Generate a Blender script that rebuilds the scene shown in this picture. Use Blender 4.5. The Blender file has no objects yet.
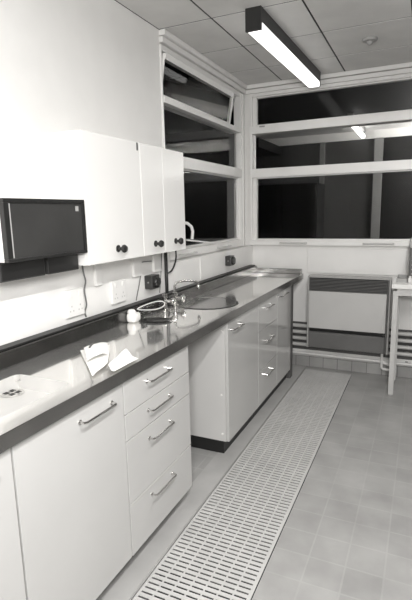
import bpy, bmesh, math, random
from mathutils import Vector, Matrix
random.seed(7)
COL = bpy.context.scene.collection
PI = math.pi

# ------------------------------------------------------------------ materials
def grey(v, warm=1.0):
    return (v, v*(1-.012*warm), v*(1-.035*warm), 1)

def mat(name, v, rough=.5, metal=0., var=.06, scale=6., bump=0., bscale=60., coat=0., spec=.5, rvar=0.):
    m = bpy.data.materials.new(name); m.use_nodes = True
    nt = m.node_tree; b = nt.nodes['Principled BSDF']
    b.inputs['Roughness'].default_value = rough
    b.inputs['Metallic'].default_value = metal
    b.inputs['Coat Weight'].default_value = coat
    b.inputs['Coat Roughness'].default_value = .08
    b.inputs['Specular IOR Level'].default_value = spec
    tc = nt.nodes.new('ShaderNodeTexCoord')
    n = nt.nodes.new('ShaderNodeTexNoise'); n.inputs['Scale'].default_value = scale; n.inputs['Detail'].default_value = 5
    nt.links.new(tc.outputs['Object'], n.inputs['Vector'])
    r = nt.nodes.new('ShaderNodeValToRGB')
    r.color_ramp.elements[0].position = .3; r.color_ramp.elements[1].position = .7
    r.color_ramp.elements[0].color = grey(v*(1-var)); r.color_ramp.elements[1].color = grey(min(1, v*(1+var)))
    nt.links.new(n.outputs['Fac'], r.inputs['Fac']); nt.links.new(r.outputs['Color'], b.inputs['Base Color'])
    if rvar:
        mr = nt.nodes.new('ShaderNodeMapRange')
        mr.inputs['To Min'].default_value = max(0, rough-rvar); mr.inputs['To Max'].default_value = rough+rvar
        nt.links.new(n.outputs['Fac'], mr.inputs['Value']); nt.links.new(mr.outputs['Result'], b.inputs['Roughness'])
    if bump:
        n2 = nt.nodes.new('ShaderNodeTexNoise'); n2.inputs['Scale'].default_value = bscale
        nt.links.new(tc.outputs['Object'], n2.inputs['Vector'])
        bp = nt.nodes.new('ShaderNodeBump'); bp.inputs['Strength'].default_value = bump; bp.inputs['Distance'].default_value = .004
        nt.links.new(n2.outputs['Fac'], bp.inputs['Height']); nt.links.new(bp.outputs['Normal'], b.inputs['Normal'])
    return m

def tile_mat(name, v, mortar, bw, bh, rough, off=(0,0,0), swap=None, var=.09, msize=.004):
    m = bpy.data.materials.new(name); m.use_nodes = True
    nt = m.node_tree; b = nt.nodes['Principled BSDF']
    tc = nt.nodes.new('ShaderNodeTexCoord'); mp = nt.nodes.new('ShaderNodeMapping')
    mp.inputs['Location'].default_value = off
    if swap: mp.inputs['Rotation'].default_value = swap
    nt.links.new(tc.outputs['Object'], mp.inputs['Vector'])
    br = nt.nodes.new('ShaderNodeTexBrick'); br.offset = 0; br.squash = 1
    br.inputs['Scale'].default_value = 1; br.inputs['Brick Width'].default_value = bw; br.inputs['Row Height'].default_value = bh
    br.inputs['Mortar Size'].default_value = msize; br.inputs['Mortar Smooth'].default_value = .2
    br.inputs['Color1'].default_value = grey(v*(1-var)); br.inputs['Color2'].default_value = grey(v*(1+var)); br.inputs['Mortar'].default_value = grey(mortar)
    nt.links.new(mp.outputs['Vector'], br.inputs['Vector'])
    n = nt.nodes.new('ShaderNodeTexNoise'); n.inputs['Scale'].default_value = 5; n.inputs['Detail'].default_value = 8
    nt.links.new(tc.outputs['Object'], n.inputs['Vector'])
    mx = nt.nodes.new('ShaderNodeMixRGB'); mx.blend_type = 'OVERLAY'; mx.inputs['Fac'].default_value = .35
    nt.links.new(br.outputs['Color'], mx.inputs['Color1']); nt.links.new(n.outputs['Fac'], mx.inputs['Color2'])
    nt.links.new(mx.outputs['Color'], b.inputs['Base Color'])
    mr = nt.nodes.new('ShaderNodeMapRange'); mr.inputs['To Min'].default_value = rough-.08; mr.inputs['To Max'].default_value = rough+.1
    nt.links.new(n.outputs['Fac'], mr.inputs['Value']); nt.links.new(mr.outputs['Result'], b.inputs['Roughness'])
    bp = nt.nodes.new('ShaderNodeBump'); bp.inputs['Strength'].default_value = .25; bp.inputs['Distance'].default_value = .002; bp.invert = True
    nt.links.new(br.outputs['Fac'], bp.inputs['Height']); nt.links.new(bp.outputs['Normal'], b.inputs['Normal'])
    return m

def emit(name, v, s):
    m = bpy.data.materials.new(name); m.use_nodes = True
    nt = m.node_tree; nt.nodes.clear()
    o = nt.nodes.new('ShaderNodeOutputMaterial'); e = nt.nodes.new('ShaderNodeEmission')
    e.inputs['Color'].default_value = grey(v); e.inputs['Strength'].default_value = s
    nt.links.new(e.outputs[0], o.inputs[0]); return m

def glass_mat(name):
    m = bpy.data.materials.new(name); m.use_nodes = True
    b = m.node_tree.nodes['Principled BSDF']
    b.inputs['Base Color'].default_value = (.93, .93, .92, 1); b.inputs['Roughness'].default_value = 0
    b.inputs['Transmission Weight'].default_value = 1; b.inputs['IOR'].default_value = 1.15
    return m

LAMP = 2.4
M = dict(
    wall=mat('plaster_white', .80, .55, bump=.05, var=.02),
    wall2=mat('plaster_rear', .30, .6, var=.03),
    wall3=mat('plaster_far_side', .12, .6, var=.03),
    dado=mat('painted_panel', .84, .35, var=.03),
    ceil=mat('ceiling_tile', .66, .8, var=.05, bump=.15, bscale=140),
    gap=mat('ceiling_gap', .04, .9),
    frame=mat('frame_white_paint', .82, .35, var=.03),
    front=mat('cabinet_white_laminate', .55, .12, var=.025, scale=3, coat=.6),
    carc=mat('cabinet_white_side', .58, .3, var=.03, scale=3),
    cup=mat('cupboard_white_gloss', .80, .22, var=.015, scale=2),
    steel=mat('stainless_steel', .74, .08, .85, var=.08, scale=4, rvar=.03),
    steel2=mat('stainless_edge', .36, .2, 1., var=.1, scale=9), basin=mat('matt_basin_steel', .58, .4, .3, var=.06), bowl=mat('bowl_steel', .34, .14, 1., var=.06), upst=mat('stainless_upstand', .15, .2, 1., var=.15, scale=9),
    chrome=mat('chrome', .7, .16, 1., var=.02),
    black=mat('black_plinth', .012, .45),
    dark=mat('dark_bakelite', .022, .25, var=.2),
    darkpanel=mat('dark_grey_panel', .034, .38, var=.25, scale=3, bump=.1, bscale=25),
    darkframe=mat('dark_frame', .014, .35, var=.2),
    gasket=mat('black_sealing', .015, .5),
    plastic=mat('white_plastic', .82, .3, var=.02),
    paper=mat('white_paper', .86, .7, var=.02, scale=20),
    cable=mat('white_cable', .65, .4),
    cableg=mat('grey_cable', .16, .4),
    heat=mat('heater_panel_paint', .52, .4, var=.03), metald=mat('dark_painted_metal', .13, .35, var=.08),
    metalg=mat('grey_painted_metal', .36, .35, var=.08),
    pipe=mat('pipe_paint', .55, .35, var=.06),
    pipew=mat('pipe_white_paint', .72, .35, var=.06),
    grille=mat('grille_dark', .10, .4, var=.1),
    lampblk=mat('lamp_housing_dark', .018, .4),
    strip=mat('floor_strip', .40, .35, var=.08),
    grate=mat('grating_tile', .50, .45, var=.06, bump=.1, bscale=90),
    pit=mat('channel_dark', .008, .8),
    floor=tile_mat('floor_quarry_tile', .33, .36, .152, .152, .34, off=(.01, .03, 0), var=.05),
    skirt=tile_mat('skirting_tile', .34, .20, .13, .4, .4, swap=(PI/2, 0, 0)),
    glass=glass_mat('window_glass'),
    diff=emit('lamp_diffuser', 1., LAMP),
    adjw=mat('adjoining_wall', .05, .6, var=.08), night=mat('blackout_paint', .003, .9, spec=.05), adjd=mat('adjoining_dark', .012, .7, spec=.2),
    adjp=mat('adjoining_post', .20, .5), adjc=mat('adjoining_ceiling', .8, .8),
    adj_fill=emit('adjoining_fill_glow', 1., 100.0), adjl=emit('adjoining_lamp', 1., 6.0),
)

# ------------------------------------------------------------------ mesh building
class MB:
    def __init__(s): s.bm = bmesh.new()
    def box(s, x0, x1, y0, y1, z0, z1, bev=0, seg=2):
        t = bmesh.new()
        bmesh.ops.create_cube(t, size=1)
        for v in t.verts:
            v.co = Vector(((x0+x1)/2+v.co.x*(x1-x0), (y0+y1)/2+v.co.y*(y1-y0), (z0+z1)/2+v.co.z*(z1-z0)))
        if bev: bmesh.ops.bevel(t, geom=t.edges[:], offset=bev, segments=seg, affect='EDGES', profile=.5)
        s.add(t); return s
    def add(s, t):
        me = bpy.data.meshes.new('tmp'); t.to_mesh(me); t.free(); s.bm.from_mesh(me); bpy.data.meshes.remove(me)
    def cyl(s, p0, p1, r, seg=16, r2=None):
        return s.tube([p0, p1], r, seg, r_end=r2)
    def tube(s, path, r, seg=8, closed=False, r_end=None):
        P = [Vector(p) for p in path]; n = len(P); rings = []
        up = None
        for i, p in enumerate(P):
            if closed: d = P[(i+1) % n]-P[i-1]
            else: d = P[min(i+1, n-1)]-P[max(i-1, 0)]
            d.normalize()
            if up is None:
                a = Vector((0, 0, 1)) if abs(d.z) < .9 else Vector((1, 0, 0))
                up = (a-d*a.dot(d)).normalized()
            else:
                up = (up-d*up.dot(d)); up = up.normalized() if up.length > 1e-6 else d.orthogonal().normalized()
            w = d.cross(up)
            rr = r if r_end is None else r+(r_end-r)*i/(n-1)
            rings.append([s.bm.verts.new(p+(up*math.cos(2*PI*k/seg)+w*math.sin(2*PI*k/seg))*rr) for k in range(seg)])
        for i in range(n if closed else n-1):
            a, b = rings[i], rings[(i+1) % n]
            for k in range(seg): s.bm.faces.new((a[k], a[(k+1) % seg], b[(k+1) % seg], b[k]))
        if not closed:
            s.bm.faces.new(rings[0][::-1]); s.bm.faces.new(rings[-1])
        return s
    def lathe(s, prof, c, axis='z', seg=32):
        c = Vector(c); rings = []
        for r, h in prof:
            ring = []
            for k in range(seg):
                a = 2*PI*k/seg; u, v = r*math.cos(a), r*math.sin(a)
                o = {'z': (u, v, h), 'x': (h, u, v), 'y': (u, h, v)}[axis]
                ring.append(s.bm.verts.new(c+Vector(o)))
            rings.append(ring)
        for a, b in zip(rings, rings[1:]):
            for k in range(seg): s.bm.faces.new((a[k], a[(k+1) % seg], b[(k+1) % seg], b[k]))
        for ring in (rings[0], rings[-1]):
            try: s.bm.faces.new(ring)
            except Exception: pass
        return s
    def build(s, name, m, parent=None, origin=None, smooth=False):
        bmesh.ops.remove_doubles(s.bm, verts=s.bm.verts[:], dist=1e-6)
        bmesh.ops.recalc_face_normals(s.bm, faces=s.bm.faces[:])
        me = bpy.data.meshes.new(name)
        o = bpy.data.objects.new(name, me)
        org = ORG[parent.name] if parent is not None else Vector(origin or (0, 0, 0))
        bmesh.ops.translate(s.bm, verts=s.bm.verts[:], vec=-org)
        s.bm.to_mesh(me); s.bm.free()
        me.materials.append(m)
        if smooth:
            for p in me.polygons: p.use_smooth = True
            try: me.set_sharp_from_angle(angle=math.radians(40))
            except Exception: pass
        COL.objects.link(o)
        if parent is not None: o.parent = parent
        else: o.location = org
        ORG[o.name] = org
        return o
ORG = {}

def thing(name, label, cat, loc=(0, 0, 0), group=None):
    o = bpy.data.objects.new(name, None); o.empty_display_size = .05; COL.objects.link(o)
    o.location = loc; ORG[o.name] = Vector(loc)
    return tag(o, label, cat, group)
def tag(o, label, cat, group=None):
    o['label'] = label; o['category'] = cat
    if group: o['group'] = group
    return o
def struct(o): o['kind'] = 'structure'; return o
def boolean_cut(o, cutters):
    for c in cutters:
        md = o.modifiers.new('b', 'BOOLEAN'); md.operation = 'DIFFERENCE'; md.solver = 'EXACT'; md.object = c
    dg = bpy.context.evaluated_depsgraph_get()
    me = bpy.data.meshes.new_from_object(o.evaluated_get(dg))
    o.modifiers.clear(); o.data = me
    for c in cutters:
        bpy.data.objects.remove(c)

# ------------------------------------------------------------------ room shell
YB, HC = 4.31, 2.60
XR, YR = 4.4, -2.6
b = MB()
b.box(-.15, 0, YR, 2.765, 0, HC); b.box(-.15, 0, 2.765, YB+.12, 0, 1.154); b.box(-.15, 0, 2.765, YB+.12, 2.52, HC); b.box(-.05, 0, 4.25, YB, 1.154, 2.52); b.box(-.15, 0, YB, YB+.12, 1.154, 2.52)
struct(b.build('wall_left', M['wall']))
b = MB()
b.box(0, XR, YB, YB+.12, 0, 1.154); b.box(0, XR, YB, YB+.12, 2.52, HC); b.box(0, .06, YB, YB+.12, 1.154, 2.52); b.box(3.0, XR, YB, YB+.12, 1.154, 2.52)
struct(b.build('wall_back', M['dado']))
struct(MB().box(XR, XR+.12, YR, YB+.12, 0, HC).build('wall_right', M['wall3']))
struct(MB().box(-.15, XR+.12, YR-.12, YR, 0, HC).build('wall_rear', M['wall2']))
# floor with the drain channel left open
GX0, GX1, GY0, GY1 = .625, 1.055, -1.2, 4.22
b = MB()
b.box(GX1, XR, YR, YB, -.15, 0); b.box(0, GX0, YR, YB, -.15, 0); b.box(GX0, GX1, YR, GY0, -.15, 0); b.box(GX0, GX1, GY1, YB, -.15, 0)
struct(b.build('floor', M['floor']))
b = MB().box(GX0, GX1, GY0, GY1, -.15, -.12)
struct(b.build('floor_channel', M['pit']))
# smooth strip between cabinets and grating
struct(MB().box(.49, GX0-.006, YR, YB-.02, 0, .003).build('trim_4', M['strip']))
# ceiling of square tiles with open joints
b = MB(); b.box(-.15, XR+.12, YR-.12, YB+.12, HC+.003, HC+.15)
gx = [0]+[.36+.54*k for k in range(8)]; gx = [x for x in gx if x < XR]+[XR]
gy = [YR]+[2.77+.54*k for k in range(-9, 3)]; gy = [y for y in gy if YR <= y < YB]+[YB]
ct = MB()
for x0, x1 in zip(gx, gx[1:]):
    for y0, y1 in zip(gy, gy[1:]):
        if x1-x0 > .03 and y1-y0 > .03: ct.box(x0+.006, x1-.006, y0+.007, y1-.007, HC, HC+.0029)
co = ct.build('ceiling', M['ceil']); struct(co)
struct(b.build('ceiling_backing', M['gap']))

# boxed dado along the left wall, three panels and a cover strip
b = MB()
for y0, y1, zt in ((YR, 1.805, 1.236), (1.808, 2.66, 1.236), (2.66, 3.124, 1.150), (3.127, 4.30, 1.150)):
    b.box(0, .08, y0, y1, 0, zt, .001)
struct(b.build('trim_1', M['dado']))
struct(MB().box(.08, .084, 3.115, 3.137, .978, 1.140, .001).build('trim_2', M['frame']))
# stepped moulding under the ceiling
b = MB()
b.box(0, .045, 2.765, 4.265, 2.565, 2.598, .004); b.box(0, .028, 2.765, 4.282, 2.525, 2.56, .004)
b.box(0, XR, 4.265, YB, 2.565, 2.598, .004); b.box(0, XR, 4.282, YB, 2.525, 2.56, .004)
struct(b.build('trim_3', M['frame']))
# tiled skirting and the white panel under the back window
struct(MB().box(.0, XR, YB-.016, YB, 0, .10).build('baseboard_back', M['skirt']))
struct(MB().box(0, 3.6, YB-.006, YB, .165, .432).build('trim_pipe_shade', M['grille']))  # dark board added behind the pipes, its colour standing in for shade
struct(MB().box(.612, 1.45, YB-.014, YB, .905, 1.128, .002).build('trim_5', M['frame']))

# ------------------------------------------------------------------ windows (frames, sashes, glass)
def bar_handle(mb, p0, p1, out, r=.005):
    p0, p1, out = Vector(p0), Vector(p1), Vector(out)
    mb.tube([p0, p0+out*.8, p0+out+(p1-p0).normalized()*.008, p1+out-(p1-p0).normalized()*.008, p1+out*.8, p1], r, 8)

# window_1 in the left wall (plane x = 0)
w1 = MB()
w1.box(-.09, .012, 2.766, 2.780, 1.154, 2.515, .003)
w1.box(-.05, .02, 4.165, 4.185, 1.154, 2.515, .003)
w1.box(-.05, .012, 4.185, 4.21, 1.154, 2.515, .003); w1.box(-.05, .024, 4.21, 4.249, 1.154, 2.515, .003)
w1.box(-.09, .012, 2.78, 4.165, 2.482, 2.515, .003)
w1.box(-.09, .02, 2.78, 4.165, 2.172, 2.212, .003)
w1.box(-.09, .02, 2.78, 4.165, 1.781, 1.860, .003)
w1.box(-.09, .02, 2.78, 4.165, 1.156, 1.217, .003)
W1 = struct(w1.build('window_1', M['frame']))
s = MB()
s.box(-.05, -.01, 2.78, 2.80, 1.217, 1.781, .003); s.box(-.05, -.01, 4.147, 4.165, 1.217, 1.781, .003)
s.box(-.05, -.01, 2.80, 4.147, 1.217, 1.232, .003); s.box(-.05, -.01, 2.80, 4.147, 1.771, 1.781, .003)
s.build('lower_sash', M['frame'], W1)
MB().box(-.034, -.029, 2.80, 4.147, 1.232, 1.771).build('pane', M['glass'], W1)
MB().box(-.034, -.029, 2.78, 4.165, 1.860, 2.170).build('pane', M['glass'], W1)
def hop(p):   # the upper sash is hinged at its foot and leans into the room
    y, z, x = p
    a = math.radians(9); h = z-2.214
    return Vector((-.012+math.sin(a)*h+math.cos(a)*x, y, 2.214+math.cos(a)*h-math.sin(a)*x))
def hbox(mb, y0, y1, z0, z1, x0, x1):
    t = bmesh.new(); bmesh.ops.create_cube(t, size=1)
    for v in t.verts:
        v.co = hop((y0 if v.co.y < 0 else y1, z0 if v.co.z < 0 else z1, x0 if v.co.x < 0 else x1))
    mb.add(t)
s = MB()
hbox(s, 2.783, 3.95, 2.216, 2.226, -.012, .012); hbox(s, 2.783, 3.95, 2.434, 2.468, -.012, .012)
hbox(s, 2.783, 2.789, 2.226, 2.434, -.012, .004); hbox(s, 3.925, 3.95, 2.226, 2.434, -.012, .012)
us = s.build('hopper_sash', M['frame'], W1)
s = MB(); hbox(s, 2.789, 3.925, 2.226, 2.434, 0, .004); s.build('pane', M['glass'], us)
s = MB(); s.tube([(-.02, 3.99, 2.25), (-.01, 3.985, 2.30), (.045, 3.96, 2.44)], .006, 6); s.build('stay_arm', M['metalg'], W1)
for y0, y1 in ((2.90, 3.14), (3.58, 3.82)):
    s = MB(); bar_handle(s, (.02, y0, 1.183), (.02, y1, 1.183), (.03, 0, 0), .007); s.build('lift_handle', M['pipe'], W1)
s = MB(); s.tube([(.02, 2.98, 1.405), (.04, 3.01, 1.40), (.055, 3.04, 1.375), (.06, 3.05, 1.34), (.055, 3.045, 1.285)], .011, 8)
s.tube([(.05, 2.97, 1.284), (.05, 3.2, 1.258), (.05, 3.51, 1.226)], .006, 6)
s.build('casement_stay', M['plastic'], W1, smooth=True)

# window_2 in the back wall (plane y = YB)
F0, F1 = 4.27, 4.39
w2 = MB()
w2.box(.062, .085, F0+.005, F1, 1.154, 2.52, .003)
w2.box(2.96, 3.0, F0+.005, F1, 1.154, 2.52, .003)
w2.box(.085, 2.96, F0+.005, F1, 2.492, 2.52, .003)
w2.box(.085, 2.96, F0, F1, 2.170, 2.236, .003)
w2.box(.085, 2.96, F0, F1, 1.781, 1.860, .003)
w2.box(.085, 2.96, F0, F1, 1.156, 1.200, .003)
w2.box(1.95, 2.0, F0, F1, 1.20, 2.492, .003)
W2 = struct(w2.build('window_2', M['frame']))
for x0, x1 in ((.085, 1.95), (2.0, 2.96)):
    for z0, z1, fr in ((1.20, 1.781, .036), (1.86, 2.17, 0), (2.236, 2.492, .036)):
        if fr:
            s = MB()
            s.box(x0, x0+fr, 4.30, 4.345, z0, z1, .003); s.box(x1-fr, x1, 4.30, 4.345, z0, z1, .003)
            s.box(x0+fr, x1-fr, 4.30, 4.345, z0, z0+.016, .003); s.box(x0+fr, x1-fr, 4.30, 4.345, z1-.010, z1, .003)
            s.build('sash', M['frame'], W2)
        MB().box(x0+fr, x1-fr, 4.322, 4.327, z0+(.016 if fr else 0), z1-(.010 if fr else 0)).build('pane', M['glass'], W2)
for x0, x1 in ((.365, .607), (1.104, 1.348)):
    s = MB(); bar_handle(s, (x0, F0, 1.180), (x1, F0, 1.180), (0, -.03, 0), .007); s.build('lift_handle', M['pipe'], W2)
s = MB().box(.16, .21, F0-.012, F0, 2.222, 2.234, .002); s.build('catch', M['metalg'], W2)

# ------------------------------------------------------------------ the room beyond the back window
AY = 7.56
struct(MB().box(-3.0, -.0501, 4.255, 4.3099, -.1, 2.75).build('wall_blackout_return', M['night']))  # black walls added so the side window shows only darkness
struct(MB().box(-3.0, -.1501, 4.31, 4.4299, -.1, 2.75).build('wall_blackout', M['night']))
struct(MB().box(-.9, 4.2, 4.43, AY+.1, -.1, 0).build('floor_adjoining', M['adjd']))
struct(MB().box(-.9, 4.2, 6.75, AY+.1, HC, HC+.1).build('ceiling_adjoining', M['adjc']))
struct(MB().box(-.9, 4.2, 4.43, 6.75, HC, HC+.1).build('ceiling_adjoining_shade', M['adjd']))  # near part of the ceiling coloured dark to stand in for shade
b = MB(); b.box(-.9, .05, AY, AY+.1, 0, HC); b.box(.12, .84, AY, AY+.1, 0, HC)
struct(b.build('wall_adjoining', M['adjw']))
b = MB(); b.box(.05, .12, AY-.05, AY+.1, 0, 2.484); b.box(.84, .96, AY-.05, AY+.1, 0, 2.484); struct(b.build('trim_adjoining', M['adjp']))
struct(MB().box(-.9, 4.2, AY-.03, AY, 2.485, HC).build('header_adjoining', M['adjc']))
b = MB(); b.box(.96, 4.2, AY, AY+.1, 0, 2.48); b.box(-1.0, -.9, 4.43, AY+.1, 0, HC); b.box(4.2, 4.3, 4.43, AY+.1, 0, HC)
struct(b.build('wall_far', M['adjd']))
struct(MB().box(-.899, -.46, 6.1, 7.2, 2.30, 2.42).build('beam_adjoining', M['adjd']))
t = thing('tall_cupboard', 'tall dark cupboard standing in the room beyond the back window', 'cupboard', (-.45, 7.2, 0))
MB().box(-.89, .14, 6.95, 7.5, 0, 1.86, .01).build('carcass', M['adjd'], t)
for x0, x1 in ((-.87, -.38), (-.37, .12)):
    d = MB().box(x0, x1, 6.93, 6.95, .08, 1.83, .004).build('door', M['adjd'], t)
    MB().lathe([(0, 0), (.012, 0), (.014, -.02), (0, -.024)], ((-.42 if x0 < -.6 else -.33), 6.93, .95), 'y', 12).build('knob', M['metalg'], d)
t = thing('ceiling_light', 'short bare fluorescent lamp seen through the back window glass, with an added unseen fill tube', 'light', (.69, 6.8, HC))
MB().box(.66, .73, 6.05, 7.35, 2.56, 2.6, .003).build('housing', M['adjp'], t)
MB().cyl((1.62, 7.0, 2.15), (3.0, 7.0, 2.15), .05, 12).build('tube', M['adj_fill'], t)  # extra tube out of view, added to brighten the adjoining ceiling
MB().cyl((.695, 6.06, 2.50), (.695, 7.34, 2.50), .03, 12).build('tube', M['adjl'], t)
for y in (6.06, 7.33): MB().box(.68, .71, y-.01, y+.01, 2.49, 2.562).build('tube_holder', M['adjp'], t)

# ------------------------------------------------------------------ fluorescent lamps on our ceiling
def lamp(x, y0, y1, label, dx=0.):
    t = thing('ceiling_light', label, 'light', (x, (y0+y1)/2, HC), 'fluorescent batten lamps on the ceiling')
    w = .046
    def sk(mb):
        for v in mb.bm.verts: v.co.x += dx*(v.co.y-y0)/(y1-y0)
        return mb
    h = MB().box(x-w, x+w, y0, y1, 2.524, HC, .002); h.box(x-w-.001, x+w+.001, y0-.006, y0+.012, 2.478, HC, .001); h.box(x-w-.001, x+w+.001, y1-.012, y1+.004, 2.49, HC, .001)
    sk(h).build('housing', M['lampblk'], t)
    d = MB().box(x-w+.002, x+w-.002, y0+.012, y1-.012, 2.482, 2.5239, .006)
    sk(d).build('diffuser', M['diff'], t)
lamp(.632, 2.74, 4.19, 'dark-bodied fluorescent lamp on the ceiling, its end meeting the back window', .038)
lamp(.66, .70, 2.13, 'fluorescent lamp on the ceiling over the worktop, behind the lamp in view')
lamp(1.74, -.14, 1.30, 'fluorescent lamp on the ceiling at the open side of the room')
lamp(1.74, 2.12, 3.56, 'added unseen fluorescent lamp brightening the back, above the table side of the room')  # out of view, added to brighten the back of the room
t = thing('smoke_detector', 'small round pale detector on the ceiling tiles', 'detector', (1.168, 3.585, HC))
MB().lathe([(0, -.030), (.018, -.030), (.022, -.018), (.045, -.014), (.05, -.004), (.05, 0), (0, 0)], (1.168, 3.585, HC), 'z', 24).build('body', M['metalg'], t)
MB().lathe([(0, -.038), (.012, -.036), (.014, -.0305), (0, -.0305)], (1.168, 3.585, HC), 'z', 16).build('sensor_tip', M['metalg'], t)

# ------------------------------------------------------------------ worktop with two sinks and upstands
WX0, WX1, WY0, WY1 = .084, .584, -.6, 4.262
wt = thing('worktop', 'long stainless steel worktop running along the white wall to the back window', 'worktop', (.33, 1.8, .85))
top = MB().box(WX0, WX1-.002, WY0, WY1, .876, .900).build('top_sheet', M['steel'], wt)
SC = (.335, 2.68); SR = .188
c1 = MB().lathe([(0, -.2), (SR, -.2), (SR, .2), (0, .2)], (SC[0], SC[1], .9), 'z', 48).build('c', M['steel'])
c2 = MB().box(.235, .495, .55, 1.205, .7, 1.0, .03, 4).build('c', M['steel'])
boolean_cut(top, [c1, c2])
lipm = MB().box(WX1-.002, WX1+.002, WY0, WY1, .852, .901, .0015); lipm.box(WX1-.02, WX1-.002, WY0, WY1, .852, .856)
lipm.build('front_lip', M['steel2'], wt)
up = MB().box(.085, .152, WY0, WY1-.045, .9005, .966, .004, 3).build('upstand', M['upst'], wt)
MB().box(.0845, .135, WY0, WY1-.045, .966, .974, .002).build('sealing_strip', M['gasket'], up)
MB().box(.085, WX1-.01, WY1-.042, WY1, .9005, .944, .004, 3).build('back_upstand', M['steel2'], wt)
bs = MB().lathe([(SR+.014, .002), (SR+.012, .0035), (SR-.002, .002), (SR-.006, -.01), (SR-.014, -.13), (SR-.05, -.155), (.03, -.160), (.03, -.162), (SR-.048, -.158), (SR-.010, -.132), (SR-.002, -.011), (SR-.0005, .0005), (SR+.014, .0005)], (SC[0], SC[1], .9), 'z', 56)
bas = bs.build('round_basin', M['bowl'], wt, smooth=True)
MB().lathe([(0, 0), (.028, 0), (.03, .003), (.02, .004), (0, .002)], (SC[0], SC[1], .741), 'z', 24).build('drain', M['chrome'], bas)
bb = MB()
bb.box(.233, .497, .55, 1.207, .842, .846)
bb.box(.233, .238, .55, 1.207, .846, .899); bb.box(.492, .497, .55, 1.207, .846, .899); bb.box(.238, .492, .55, .555, .846, .899); bb.box(.238, .492, 1.202, 1.207, .846, .899)
rb = bb.build('oblong_basin', M['basin'], wt)
dr = MB().lathe([(0, 0), (.040, 0), (.042, .002), (.03, .004), (0, .003)], (.262, 1.150, .8462), 'z', 28).build('drain', M['chrome'], rb)
for dx, dy in ((-.014, -.014), (.014, -.014), (-.014, .014), (.014, .014)): MB().box(.262+dx-.010, .262+dx+.010, 1.150+dy-.010, 1.150+dy+.010, .8490, .8508, .001).build('drain_slot', M['gasket'], rb)

# ------------------------------------------------------------------ base cabinets
FX = .566
def front(root, name, y0, y1, z0, z1, handle=None, m='front'):
    p = MB().box(.548, FX, y0+.002, y1-.002, z0+.002, z1-.002, .001).build(name, M[m], root)
    if handle:
        ya, yb, z = handle; ya += .022; yb -= .008
        h = MB(); bar_handle(h, (FX, ya, z), (FX, yb, z), (.026, 0, 0), .0045)
        h.lathe([(0, 0), (.009, 0), (.009, .003), (0, .003)], (FX, ya, z), 'x', 12); h.lathe([(0, 0), (.009, 0), (.009, .003), (0, .003)], (FX, yb, z), 'x', 12)
        h.build('handle', M['chrome'], p, smooth=True)
    return p
def cabinet(name, y0, y1, label, cat, group=None, px=.49):
    t = thing(name, label, cat, (.33, (y0+y1)/2, 0), group)
    c = MB(); x0 = .09
    c.box(x0, .547, y0, y0+.017, .085, .838); c.box(x0, .547, y1-.017, y1, .085, .838)
    c.box(x0, .547, y0+.017, y1-.017, .085, .102); c.box(x0, x0+.012, y0+.017, y1-.017, .102, .838)
    c.box(.53, .547, y0+.017, y1-.017, .82, .838)
    c.build('carcass', M['carc'], t)
    MB().box(.12, px, y0+.001, y1-.001, .0035, .085).build('plinth', M['black'], t)
    return t
ZT = .843
t = cabinet('base_cabinet', .30, .861, 'white base cabinet under the oblong sink, cut by the picture edge', 'cabinet')
front(t, 'door', .30, .861, .088, ZT, (.57, .797, .79))
t = cabinet('base_cabinet', .864, 1.399, 'white one-door base cabinet beside the four-drawer unit', 'cabinet')
front(t, 'door', .864, 1.399, .088, ZT, (1.124, 1.331, .791))
t = cabinet('drawer_unit', 1.402, 1.952, 'white base unit of four drawers with chrome bar handles', 'drawers')
for z0, z1, hz in ((.705, ZT, .791), (.594, .705, .662), (.320, .594, .535), (.086, .320, .272)):
    front(t, 'drawer', 1.402, 1.952, z0, z1, (1.545, 1.755, hz))
SB = .085
t = cabinet('sink_cabinet', 2.458, 3.018, 'white one-door cabinet with exposed side panel under the round sink', 'cabinet', px=.53)
front(t, 'door', 2.458, 3.018, SB, ZT, (2.49, 2.68, .785))
for x, z in ((.522, .132), (.520, .385), (.53, .785)): MB().lathe([(0, 0), (.007, 0), (.006, -.003), (0, -.004)], (x, 2.458, z), 'y', 14).build('screw_cap', M['plastic'], t)
t = cabinet('drawer_unit', 3.021, 3.482, 'narrow white three-drawer unit between the two sink run doors', 'drawers', px=.53)
for z0, z1, hz in ((.64, ZT, .788), (.35, .64, .545), (SB, .35, .285)):
    front(t, 'drawer', 3.021, 3.482, z0, z1, (3.15, 3.33, hz))
t = cabinet('base_cabinet', 3.485, 3.90, 'white one-door cabinet at the far end of the worktop', 'cabinet', px=.53)
front(t, 'door', 3.485, 3.90, SB, ZT, (3.51, 3.75, .808))
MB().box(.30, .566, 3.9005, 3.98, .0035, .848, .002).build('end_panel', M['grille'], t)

# ------------------------------------------------------------------ wall cupboard
CX, CZ0, CZ1 = .25, 1.253, 1.826
t = thing('wall_cupboard', 'white three-door wall cupboard with dark knobs above the worktop', 'cupboard', (.12, 2.1, CZ0))
MB().box(.0005, CX-.018, 1.645, 2.57, CZ0, CZ1, .002).build('carcass', M['cup'], t)
for y0, y1, ky in ((1.645, 2.092, 1.862), (2.094, 2.316, 2.210), (2.318, 2.57, 2.440)):
    d = MB().box(CX-.0178, CX, y0, y1, CZ0+.001, CZ1-.001, .003).build('door', M['cup'], t)
    k = MB().lathe([(0, 0), (.017, 0), (.017, .004), (.009, .007), (.007, .016), (.011, .024), (.0185, .031), (.0195, .038), (.016, .045), (.008, .048), (0, .0485)], (CX, ky, 1.312), 'x', 24)
    k.build('knob', M['dark'], d, smooth=True)
    if ky < 2: MB().box(CX, CX+.004, 2.062, 2.074, 1.785, 1.823, .002).build('latch', M['grille'], d)
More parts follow.
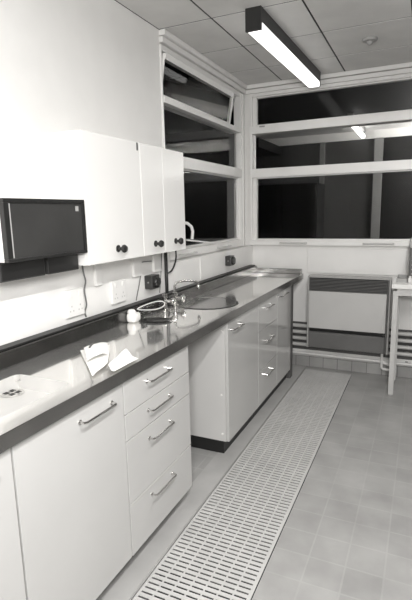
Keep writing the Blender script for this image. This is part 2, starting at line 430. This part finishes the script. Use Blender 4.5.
for y0, y1 in ((1.875, 1.925), (2.215, 2.30), (2.435, 2.52)):
    MB().box(.081, .10, y0, y1, 1.12, CZ0-.0005, .004).build('white_block', M['plastic'], t)  # small white blocks on the dado below the cupboard

# ------------------------------------------------------------------ dark-fronted wall box
t = thing('wall_box', 'wall-mounted box with dark grey front panel and white side', 'wall box', (.12, 1.42, 1.24))
MB().box(.0005, .226, 1.205, 1.637, 1.312, 1.538, .003).build('casing', M['cup'], t)
f = MB()
f.box(.2262, .25, 1.205, 1.637, 1.522, 1.538, .002); f.box(.2262, .25, 1.205, 1.637, 1.312, 1.324, .002)
f.box(.2262, .25, 1.205, 1.226, 1.324, 1.522, .002); f.box(.2262, .25, 1.622, 1.637, 1.324, 1.522, .002)
f.build('front_frame', M['darkframe'], t)
p = MB().box(.2262, .242, 1.226, 1.622, 1.324, 1.522).build('front_panel', M['darkpanel'], t)
MB().box(.242, .243, 1.585, 1.604, 1.490, 1.511).build('label_plate', M['metalg'], p)
MB().tube([(.243, 1.236, 1.326), (.243, 1.236, 1.520)], .0025, 6).build('edge_bead', M['metalg'], p)
for y0, y1 in ((1.207, 1.430), (1.446, 1.634)):
    q = MB().box(.0005, .198, y0, y1, 1.238, 1.311, .003).build('lower_box', M['darkpanel'], t)
    MB().box(.198, .200, y0+.006, y1-.006, 1.243, 1.304, .0008).build('front_plate', M['darkframe'], q)

# ------------------------------------------------------------------ sockets, cables
def white_socket(y0, y1, z0, z1, label):
    t = thing('wall_socket', label, 'socket', (.084, (y0+y1)/2, z0))
    MB().box(.0805, .096, y0, y1, z0, z1, .003).build('plate', M['plastic'], t)
    n = 2; w = (y1-y0)/n
    for k in range(n):
        cy = y0+w*(k+.5)
        MB().box(.096, .100, cy-.009, cy+.009, z1-.035, z1-.012, .0015).build('switch', M['plastic'], t)
        for dy, dz in ((0, .052), (-.011, .030), (.011, .030)): MB().box(.096, .0964, cy+dy-.0035, cy+dy+.0035, z0+dz-.004, z0+dz+.004).build('pin_slot', M['pipe'], t)
white_socket(1.655, 1.775, 1.00, 1.130, 'white double wall socket below the dark-fronted box')
white_socket(2.005, 2.135, 1.00, 1.125, 'white double wall socket below the wall cupboard')
def dark_socket(y0, z0, z1, label, d=.055):
    t = thing('switch_box', label, 'switch', (.084, y0+.045, z0))
    MB().box(.0805, .0805+d, y0, y0+.09, z0, z1, .004).build('housing', M['darkpanel'], t)
    MB().lathe([(0, 0), (.033, 0), (.033, .012), (.028, .018), (.012, .02), (0, .02)], (.0805+d, y0+.045, (z0+z1)/2), 'x', 24).build('rotary_knob', M['dark'], t, smooth=True)
    MB().lathe([(0, 0), (.005, 0), (.004, -.003), (0, -.003)], (.108, y0, (z0+z1)/2), 'y', 12).build('screw', M['metalg'], t)
dark_socket(2.345, 1.03, 1.112, 'dark switch box on the wall near the taps')
dark_socket(3.60, 1.03, 1.112, 'dark switch box on the wall under the window, past the round sink', .05)

def cable(name, pts, r, m, label, cat='cable'):
    P = [Vector(p) for p in pts]; out = []
    Q = [P[0]]+P+[P[-1]]
    for i in range(1, len(Q)-2):
        for k in range(8):
            u = k/8; a, b_, c, d = Q[i-1], Q[i], Q[i+1], Q[i+2]
            out.append(.5*((2*b_)+(c-a)*u+(2*a-5*b_+4*c-d)*u*u+(3*b_-a-3*c+d)*u**3))
    out.append(P[-1])
    o = MB().tube(out, r, 8).build(name, M[m], origin=tuple(P[-1]), smooth=True)
    return tag(o, label, cat) if label else o
cable('wall_cable', [(.087, 1.790, 1.235), (.087, 1.797, 1.19), (.087, 1.806, 1.155), (.087, 1.793, 1.11), (.087, 1.801, 1.04), (.087, 1.784, 1.006), (.087, 1.792, .98)], .004, 'cableg', 'wavy pale cable hanging down the wall beside the dark-fronted box')
cable('wall_cable', [(.086, 2.428, 1.19), (.086, 2.32, 1.195), (.086, 2.304, 1.18), (.086, 2.297, 1.111), (.088, 2.25, 1.01), (.09, 2.235, .982)], .003, 'cableg', 'thin bent wire on the wall from cupboard to worktop, beside the dark switch box')
cable('wall_cable', [(.086, 2.549, 1.25), (.088, 2.545, 1.20), (.088, 2.53, 1.10), (.088, 2.505, .982)], .0028, 'cableg', 'thin straight wire just beside the black pipe under the cupboard')
t = thing('waste_pipe', 'black vertical pipe with a curved hose between worktop upstand and wall cupboard', 'pipe', (.12, 2.542, .977))
MB().cyl((.12, 2.542, .977), (.12, 2.542, 1.2525), .011, 14).build('pipe', M['dark'], t, smooth=True)
o = cable('branch_hose', [(.105, 2.70, 1.252), (.11, 2.695, 1.19), (.11, 2.672, 1.145), (.115, 2.62, 1.11), (.12, 2.55, 1.10)], .006, 'dark', None)
o.location = Vector(o.location)-Vector(t.location); o.parent = t

# white plug block with its looped flex
t = thing('plug_adaptor', 'white plug block with a looped white flex standing on the worktop', 'plug', (.19, 2.075, .9))
MB().box(.150, .205, 2.035, 2.105, .9006, .950, .014, 3).build('body', M['plastic'], t, smooth=True)
MB().lathe([(0, 0), (.022, 0), (.024, .01), (.016, .022), (0, .024)], (.172, 2.062, .946), 'z', 20).build('cap', M['plastic'], t, smooth=True)
for dz in (.012, .034): MB().box(.205, .213, 2.106, 2.15, .905+dz, .912+dz, .001).build('pin', M['dark'], t)
lp = []
for k in range(25):
    a = 2*PI*k/24
    lp.append((.183+.036*(1-math.cos(a))/2+.002, 2.10+.235*(1-math.cos(a))/2, .965-.012*(1-math.cos(a))/2+.030*math.sin(a)*(.35+.65*(1-math.cos(a))/2)))
MB().tube(lp, .0032, 8).build('flex', M['cable'], t, smooth=True)

# dark oval dish
b = MB().lathe([(0, .0008), (.060, .0008), (.078, .004), (.088, .008), (.090, .009), (.087, .009), (.074, .0055), (.05, .003), (0, .0025)], (0, 0, 0), 'z', 40)
a = math.radians(19.6)
for v in b.bm.verts:
    X, Y = v.co.x, v.co.y*.58
    v.co.x = X*math.cos(a)-Y*math.sin(a)+.283; v.co.y = X*math.sin(a)+Y*math.cos(a)+2.122; v.co.z += .9
t = b.build('shallow_dish', M['dark'], origin=(.283, 2.122, .9), smooth=True)
tag(t, 'dark oval shallow dish lying on the worktop between white plug and taps', 'dish')

# ------------------------------------------------------------------ taps
def tap(x, y, h, label, swan=None):
    t = thing('bench_tap', label, 'tap', (x, y, .9), 'chrome bench taps')
    MB().lathe([(0, .001), (.024, .001), (.024, .006), (.015, .012), (.0125, .03), (.0125, h-.03), (.016, h-.026), (.016, h-.004), (.010, h), (0, h)], (x, y, .9), 'z', 24).build('column', M['chrome'], t, smooth=True)
    v = MB(); v.cyl((x, y, .9+h*.55), (x+.045, y, .9+h*.55), .011, 16); v.lathe([(.011, .045), (.02, .047), (.022, .06), (.018, .066), (0, .067)], (x, y, .9+h*.55), 'x', 20)
    v.build('valve_head', M['chrome'], t, smooth=True)
    w = MB(); w.tube([(x+.058, y-.028, .9+h*.55), (x+.058, y+.028, .9+h*.55)], .005, 8); w.tube([(x+.058, y, .9+h*.55-.028), (x+.058, y, .9+h*.55+.028)], .005, 8)
    w.build('cross_handle', M['chrome'], t, smooth=True)
    if swan:
        MB().tube(swan, .0075, 12).build('swan_neck', M['chrome'], t, smooth=True)
        e = swan[-1]; MB().lathe([(0, 0), (.006, 0), (.011, .008), (.011, .024), (.0076, .03)], (e[0], e[1], e[2]-.012), 'z', 16).build('nozzle', M['chrome'], t, smooth=True)
    return t
tap(.182, 2.405, .098, 'short chrome bench tap without a spout, before the round sink')
sx, sy = .180, 2.535
sw = [(sx, sy, .985), (sx, sy, 1.025), (sx+.006, sy+.008, 1.045)]
for k in range(1, 7):
    u = k/6; sw.append((sx+.006+.085*u, sy+.008+.115*u, 1.045+.010*math.sin(u*PI)-.006*u))
sw += [(sx+.098, sy+.134, 1.030), (sx+.099, sy+.136, 1.012), (sx+.099, sy+.136, .998)]
tap(sx, sy, .088, 'chrome bench tap with a swan neck spout over the round sink', sw)

# ------------------------------------------------------------------ folded papers on the worktop
def sheet(name, corners, bulge, label, seed, thick=.0025, base=.902):
    rnd = random.Random(seed); N = 14
    bm = bmesh.new(); c = [Vector(p) for p in corners]; V = []
    ph = [rnd.uniform(0, 6) for _ in range(4)]
    for i in range(N+1):
        row = []
        for j in range(N+1):
            u, v = i/N, j/N
            p = c[0]*(1-u)*(1-v)+c[1]*u*(1-v)+c[2]*u*v+c[3]*(1-u)*v
            p.z = base+p.z+bulge(u, v)+.0015*math.sin(9*u+ph[0])*math.sin(7*v+ph[1])+.0015
            row.append(bm.verts.new(p))
        V.append(row)
    for i in range(N):
        for j in range(N): bm.faces.new((V[i][j], V[i+1][j], V[i+1][j+1], V[i][j+1]))
    r = bmesh.ops.solidify(bm, geom=bm.faces[:], thickness=-thick)
    b = MB(); b.add(bm)
    o = b.build(name, M['paper'], origin=(c[0].x, c[0].y, .9))
    if label: tag(o, label, 'paper')
    return o
p1 = sheet('folded_paper', [(.286, 1.50, 0), (.365, 1.60, 0), (.505, 1.395, 0), (.535, 1.265, 0)], lambda u, v: .004+.012*abs(2*v-.9)*(.4+.6*u)*(1-.5*v), 'crumpled white folded paper near the oblong sink', 3)
f1 = sheet('upper_fold', [(.300, 1.505, .0), (.35, 1.61, .0), (.445, 1.475, .0), (.43, 1.37, 0)], lambda u, v: .018+.010*math.sin(PI*u)+.012*math.sin(PI*v), None, 5)
ORGP = Vector(p1.location); f1.location = Vector(f1.location)-ORGP; f1.parent = p1
p2 = sheet('folded_paper', [(.535, 1.345, 0), (.455, 1.555, 0), (.577, 1.50, 0), (.578, 1.335, 0)], lambda u, v: .006+.022*max(0, 1-abs(v-.32)/.32), 'white paper folded into a ridge at the worktop edge', 9)
o = MB().box(-.035, .035, -.005, .005, 0, .006, .002).build('clip', M['dark'], origin=(0, 0, 0))
o.rotation_euler = (0, 0, math.radians(-60)); o.location = (.345, 1.50, .935)
o.location = Vector(o.location)-ORGP; o.parent = p1

# ------------------------------------------------------------------ drain grating in the floor
b = MB(); N = 7; pitch = (GX1-GX0-.03)/N; x0 = GX0+.017
z0, z1 = -.001, .002
b.box(GX0+.006, x0, GY0+.004, GY1-.004, z0, z1); b.box(x0+N*pitch-.006, GX1-.004, GY0+.004, GY1-.004, z0, z1)
y = GY0+.004; rp = .0256; sw_ = .0084
rows = int((GY1-.004-y)/rp)
for r in range(rows):
    b.box(x0, x0+N*pitch-.006, y+sw_, y+rp, z0, z1)
    for c in range(N):
        xa = x0+c*pitch
        if c: b.box(xa-.007, xa, y, y+sw_, z0, z1)
    y += rp
o = b.build('floor_grating', M['grate'], origin=((GX0+GX1)/2, 1.5, 0))
tag(o, 'long pale slotted drain grating let into the floor along the cabinets', 'grating')
for yy in (GY0+.1, .5, 1.5, 2.5, 3.5, GY1-.1):
    MB().box(GX0+.01, GX1-.01, yy-.012, yy+.012, -.12, -.0012).build('support_bar', M['pit'], o)

# ------------------------------------------------------------------ pipes and heater on the back wall
PY = 4.262
for z, r, m, lab in ((.405, .017, 'pipe', 'topmost of the pale pipes running low along the back wall'),
                     (.345, .017, 'pipe', 'second pale pipe from the top along the back wall'),
                     (.285, .017, 'pipe', 'third pale pipe from the top along the back wall'),
                     (.225, .017, 'pipe', 'fourth pale pipe from the top along the back wall')):
    o = thing('heating_pipe', lab, 'pipe', (1.5, PY, z), 'heating pipes along the back wall')
    MB().cyl((.1, PY, z), (3.1, PY, z), r, 16).build('pipe_run', M[m], o, smooth=True)
    for x in (.3, 1.5, 2.7): MB().box(x-.012, x+.012, PY+r-.002, YB-.0065, z-.010, z+.010).build('pipe_clip', M['metalg'], o)
o = thing('heating_pipe', 'lowest white pipe just above the tiled skirting, with an elbow valve', 'pipe', (1.2, 4.262, .14), 'heating pipes along the back wall')
MB().cyl((.1, PY, .142), (3.1, PY, .128), .014, 16).build('pipe_run', M['pipew'], o, smooth=True)
v = MB(); EY = PY-.029
v.tube([(1.30, EY, .225), (1.30, EY, .150), (1.31, EY, .135), (1.345, EY, .128)], .012, 12)
v.tube([(1.30, EY, .15), (1.30, EY, .09), (1.315, EY, .078), (1.37, EY, .075)], .012, 12)
v.lathe([(0, 0), (.018, 0), (.018, .03), (0, .03)], (1.345, EY, .128), 'x', 14)
v.build('elbow_valve', M['pipew'], o, smooth=True)
for x in (.3, 1.5, 2.7): MB().box(x-.012, x+.012, PY+.012, YB-.0005, .130, .148).build('pipe_clip', M['metalg'], o)

HY0, HY1, HX0, HX1 = 4.13, 4.238, .656, 1.352
t = thing('convector_heater', 'low convector heater with white panel and dark grilles under the window', 'heater', (1.0, 4.19, .24))
s = MB(); s.box(HX0, HX0+.014, HY0, HY1, .24, .90, .002); s.box(HX1-.014, HX1, HY0, HY1, .24, .90, .002); s.box(HX0+.014, HX1-.014, HY0+.004, HY1, .884, .902, .002)
s.box(HX0+.014, HX1-.014, HY1-.012, HY1, .24, .884)
s.build('casing', M['metalg'], t)
g = MB()
for k in range(9): g.box(HX0+.014, HX1-.03, HY0+.006, HY0+.05, .768+.0125*k, .768+.0125*k+.007)
g.box(HX0+.014, HX1-.03, HY0+.055, HY0+.06, .76, .884)
g.build('top_grille', M['grille'], t)
MB().box(HX0+.014, HX1-.03, HY0, HY0+.02, .425, .764, .004).build('front_panel', M['heat'], t)
MB().box(HX0+.014, HX1-.03, HY0+.05, HY0+.07, .385, .425).build('air_slot', M['black'], t)
MB().box(HX0+.014, HX1-.03, HY0+.008, HY0+.024, .245, .388, .003).build('lower_panel', M['metald'], t)
MB().box(HX1-.028, HX1-.016, HY0+.002, HY0+.03, .245, .884, .002).build('side_rail', M['grille'], t)
MB().lathe([(0, 0), (.012, 0), (.012, -.014), (0, -.016)], (HX1-.045, HY0+.008, .405), 'y', 14).build('knob', M['dark'], t)
for x in (.75, 1.22): MB().box(x, x+.04, HY1, YB-.0005, .62, .66).build('wall_bracket', M['metalg'], t)

# ------------------------------------------------------------------ table with things on it
TX0, TX1, TY0, TY1, TZ = 1.374, 2.35, 3.795, 4.215, .903
t = thing('side_table', 'white-topped table on slim pale metal legs beside the heater', 'table', (1.86, 4.0, 0))
MB().box(TX0, TX1, TY0, TY1, TZ-.033, TZ, .003).build('table_top', M['plastic'], t)
a = MB()
a.box(TX0+.012, TX1-.012, TY0+.014, TY0+.039, .815, .850, .002); a.box(TX0+.012, TX1-.012, TY1-.039, TY1-.014, .815, .850, .002)
a.box(TX0+.012, TX0+.037, TY0+.04, TY1-.04, .815, .850, .002); a.box(TX1-.037, TX1-.012, TY0+.04, TY1-.04, .815, .850, .002)
a.box(TX0+.04, TX1-.04, TY0+.02, TY0+.03, .850, TZ-.033); a.box(TX0+.04, TX1-.04, TY1-.03, TY1-.02, .850, TZ-.033)
a.build('frame', M['pipe'], t)
for x in (TX0+.012, TX1-.05):
    for y in (TY0+.014, TY1-.052):
        l = MB().box(x, x+.038, y, y+.038, .012, .815, .002).build('leg', M['pipe'], t)
        MB().box(x+.004, x+.034, y+.004, y+.034, .0005, .012, .001).build('foot', M['metalg'], l)
t = thing('tray', 'low grey tray lying on the white table top', 'tray', (1.44, 4.02, TZ))
b = MB(); b.box(1.400, 1.475, 3.90, 4.15, TZ+.0006, TZ+.006, .001)
for x0, x1, y0, y1 in ((1.400, 1.404, 3.90, 4.15), (1.471, 1.475, 3.90, 4.15), (1.404, 1.471, 3.90, 3.904), (1.404, 1.471, 4.146, 4.15)): b.box(x0, x1, y0, y1, TZ+.006, TZ+.032)
b.build('tray_body', M['metalg'], t)
t = thing('bottle', 'small white plastic bottle on the table beside the grey tray', 'bottle', (1.497, 3.93, TZ))
MB().lathe([(0, .0006), (.016, .0006), (.017, .004), (.017, .032), (.009, .040), (0, .040)], (1.497, 3.93, TZ), 'z', 20).build('body', M['plastic'], t, smooth=True)
MB().lathe([(0, .040), (.010, .040), (.010, .050), (0, .050)], (1.497, 3.93, TZ), 'z', 16).build('cap', M['plastic'], t, smooth=True)
t = thing('bench_instrument', 'dark instrument case with pale top standing on the table', 'instrument', (1.65, 4.08, TZ))
MB().box(1.482, 1.86, 3.98, 4.19, TZ+.012, 1.165, .006).build('case', M['grille'], t)
MB().box(1.478, 1.865, 3.975, 4.195, 1.1655, 1.235, .006).build('lid', M['metalg'], t)
for x in (1.51, 1.83):
    for y in (4.0, 4.17): MB().lathe([(0, .0006), (.012, .0006), (.012, .012), (0, .012)], (x, y, TZ), 'z', 12).build('foot', M['dark'], t)
v = MB()
for k in range(5): v.box(1.50, 1.84, 3.977, 3.98, .96+.035*k, .968+.035*k)
v.build('vent', M['metalg'], t)

# ------------------------------------------------------------------ added fill lights out of view, and light of the ceiling tubes
def area(name, loc, aim, size, power):
    l = bpy.data.lights.new(name, 'AREA'); l.shape = 'DISK'; l.size = size; l.energy = power; l.color = (1, .99, .975)
    o = bpy.data.objects.new(name, l); COL.objects.link(o); o.location = loc
    o.rotation_euler = (Vector(aim)-Vector(loc)).to_track_quat('-Z', 'Y').to_euler()
area('added_fill_light', (1.75, -.45, 1.85), (.1, 2.1, 1.15), .5, 54)  # fill added behind the camera to brighten wall and cabinets
area('added_ceiling_fill', (1.85, -.8, 1.9), (.7, .7, 2.6), .4, 12)  # added upward fill, lifts the ceiling and the general brightness
l = bpy.data.lights.new('tube_light', 'AREA'); l.shape = 'RECTANGLE'; l.size = .09; l.size_y = 1.4; l.energy = 52; l.color = (1, .99, .975)
o = bpy.data.objects.new('tube_light', l); COL.objects.link(o); o.location = (1.74, .58, 2.474)
l2 = l.copy(); l2.name = 'added_back_fill'; l2.energy = 11
o = bpy.data.objects.new('added_back_fill', l2); COL.objects.link(o); o.location = (1.74, 2.84, 2.474)  # added fill under the unseen lamp, brightens the back wall

# ------------------------------------------------------------------ camera, world, view
cam = bpy.data.cameras.new('camera'); co = bpy.data.objects.new('camera', cam); COL.objects.link(co)
p, y, r, f = -0.1852, -0.437, -0.0218, 467.5526
fwd = Vector((math.sin(y)*math.cos(p), math.cos(y)*math.cos(p), math.sin(p)))
rt = fwd.cross(Vector((0, 0, 1))).normalized(); upv = rt.cross(fwd)
R = rt*math.cos(r)+upv*math.sin(r); U = -rt*math.sin(r)+upv*math.cos(r)
co.matrix_world = Matrix(((R.x, U.x, -fwd.x, 1.5787), (R.y, U.y, -fwd.y, 0), (R.z, U.z, -fwd.z, 1.4735), (0, 0, 0, 1)))
cam.sensor_fit = 'VERTICAL'; cam.sensor_height = 36; cam.lens = f*36/600; cam.clip_start = .02
sc = bpy.context.scene; sc.camera = co
w = bpy.data.worlds.new('night'); sc.world = w; w.use_nodes = True
w.node_tree.nodes['Background'].inputs['Color'].default_value = (.01, .01, .01, 1)
w.node_tree.nodes['Background'].inputs['Strength'].default_value = .15
vs = sc.view_settings
sc.display_settings.display_device = 'sRGB'
vs.view_transform = 'Standard'; vs.look = 'None'; vs.exposure = 0.0; vs.gamma = 1; vs.use_curve_mapping = False
